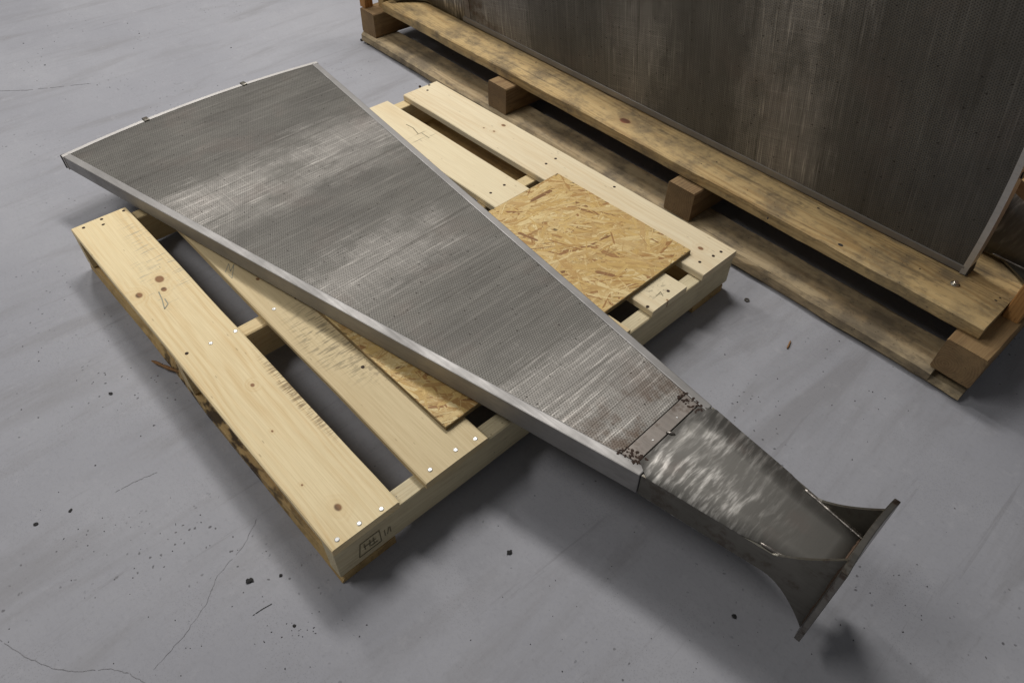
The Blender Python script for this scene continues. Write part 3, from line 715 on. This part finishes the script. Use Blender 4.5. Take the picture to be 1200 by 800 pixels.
# ------------------------------------------------------------------ small things on the floor
def chip(name, px, py, r, label, mat, seed, flatn=0.45, cat='debris', group=None, long=1.0, rz=0.0):
    r *= 0.8
    bm = bmesh.new(); bmesh.ops.create_icosphere(bm, subdivisions=2, radius=1.0)
    for v in bm.verts:
        k = 1+0.75*mnoise.noise(v.co*1.7+Vector((seed*5.1, 0, 0))); v.co = Vector((v.co.x*k*long, v.co.y*k, max(-.6, v.co.z*k)*flatn))*r
    zmin = min(v.co.z for v in bm.verts)
    o = link(name, bm, mat); p = at(px, py); o.location = (p.x, p.y, -zmin+0.0002); o.rotation_euler = (0, 0, rz or seed*1.3)
    return tag(o, label, cat, group)
chip('debris_chip', 597, 647, 0.0062, 'black rubber crumb on open floor below the lying panel', M['debris'], 1)
chip('debris_chip', 860, 722, 0.0050, 'black crumb on floor under the curved side plate of the foot', M['debris'], 2)
chip('debris_chip', 293, 680, 0.0062, 'largest black crumb on floor by the corner of the pale pallet', M['debris'], 3, long=1.4)
chip('debris_chip', 329, 674, 0.0042, 'small black crumb beside the larger one near the pallet corner', M['debris'], 4)
chip('debris_chip', 433, 52, 0.0105, 'dark lump on floor by the end of the crate runner', M['debris'], 5, 0.6)
chip('debris_chip', 424, 48, 0.008, 'dark lump pressed against the end of the crate runner', M['debris'], 6, 0.6)
chip('debris_chip', 345, 733, 0.0034, 'tiny black crumb in the drift of grit below the pallet corner', M['debris'], 7)
chip('debris_chip', 42, 614, 0.0045, 'black fleck on the bare floor left of the pallet', M['debris'], 8, .4, long=1.4)
chip('debris_chip', 83, 598, 0.0036, 'thin fleck on bare floor left of the pallet, lying apart', M['debris'], 9, .3, long=1.5)
chip('debris_chip', 130, 461, 0.0046, 'soft dark crumb on floor beside the knotty deck board', M['debris'], 10, .4, long=1.5)
# a nut lying between pallet and crate
bm = bmesh.new(); r0, r1 = 0.0085, 0.0045; S = 12
ringv = [[bm.verts.new((r*math.cos(2*math.pi*i/S), r*math.sin(2*math.pi*i/S), z)) for i in range(S)] for r, z in ((r0, 0.0005), (r0, 0.004), (r1, 0.004), (r1, 0.0005))]
for k in range(4):
    a, b = ringv[k], ringv[(k+1) % 4]
    for i in range(S): bm.faces.new((a[i], a[(i+1) % S], b[(i+1) % S], b[i]))
nut = link('washer', bm, M['dark_steel']); nut.scale = (.8, .8, .8); p = at(875, 352); nut.location = (p.x, p.y, 0); tag(nut, 'small dark ring washer on floor between pallet and crate runner', 'washer')
# wood splinters
def splinter(pa, pb, r, label, za=0.003, zb=0.003):
    a, b = at(*pa), at(*pb); A = Vector((a.x, a.y, za)); B = Vector((b.x, b.y, zb))
    P = lerp_path([A, (A+B)/2+Vector((0.001, -.002, 0.001)), B], 4)
    return tag(link('wood_splinter', tube_bm(P, r, 5, 0.5, r*999), M['splinter'], None, True), label, 'splinter')
splinter((179, 425), (216, 441), 0.0042, 'torn wood splinter sticking out from under the knotty deck board', 0.008, 0.012)
splinter((922, 409), (926, 400), 0.0022, 'short thin wood splinter lying on open floor beside the crate')
# loose grit nobody could count
bm = bmesh.new(); rg = random.Random(11)
def grit(cx, cy, sx, sy, n, r=0.0016):
    for _ in range(int(n*.7)):
        px, py = rg.gauss(cx, sx), rg.gauss(cy, sy); p = at(px, py)
        if -0.03 < p.x < 1.27 and -0.03 < p.y < 1.24: continue
        q = r*rg.uniform(.35, 1.0)
        bmesh.ops.create_icosphere(bm, subdivisions=1, radius=1.0, matrix=Matrix.Translation((p.x, p.y, q*.3)) @ Matrix.Rotation(rg.random()*3, 4, 'Z') @ Matrix.Diagonal((q*rg.uniform(.8, 1.8), q, q*.5, 1)))
grit(350, 735, 26, 14, 40, .0013); grit(170, 630, 50, 22, 46, .0012); grit(600, 640, 120, 70, 40, .0013); grit(880, 480, 60, 40, 50, .0016); grit(1000, 450, 50, 40, 26, .0016)
grit(120, 420, 60, 60, 40, .0017); grit(1060, 700, 70, 60, 36, .0015); grit(200, 700, 160, 70, 70, .0011); grit(480, 45, 26, 20, 10, .003); grit(90, 60, 120, 60, 40, .003); grit(700, 740, 150, 40, 40, .0011)
gr = link('floor_grit', bm, M['grit']); gr['kind'] = 'stuff'; gr['label'] = 'fine dark grit scattered over the grey floor'; gr['category'] = 'grit'
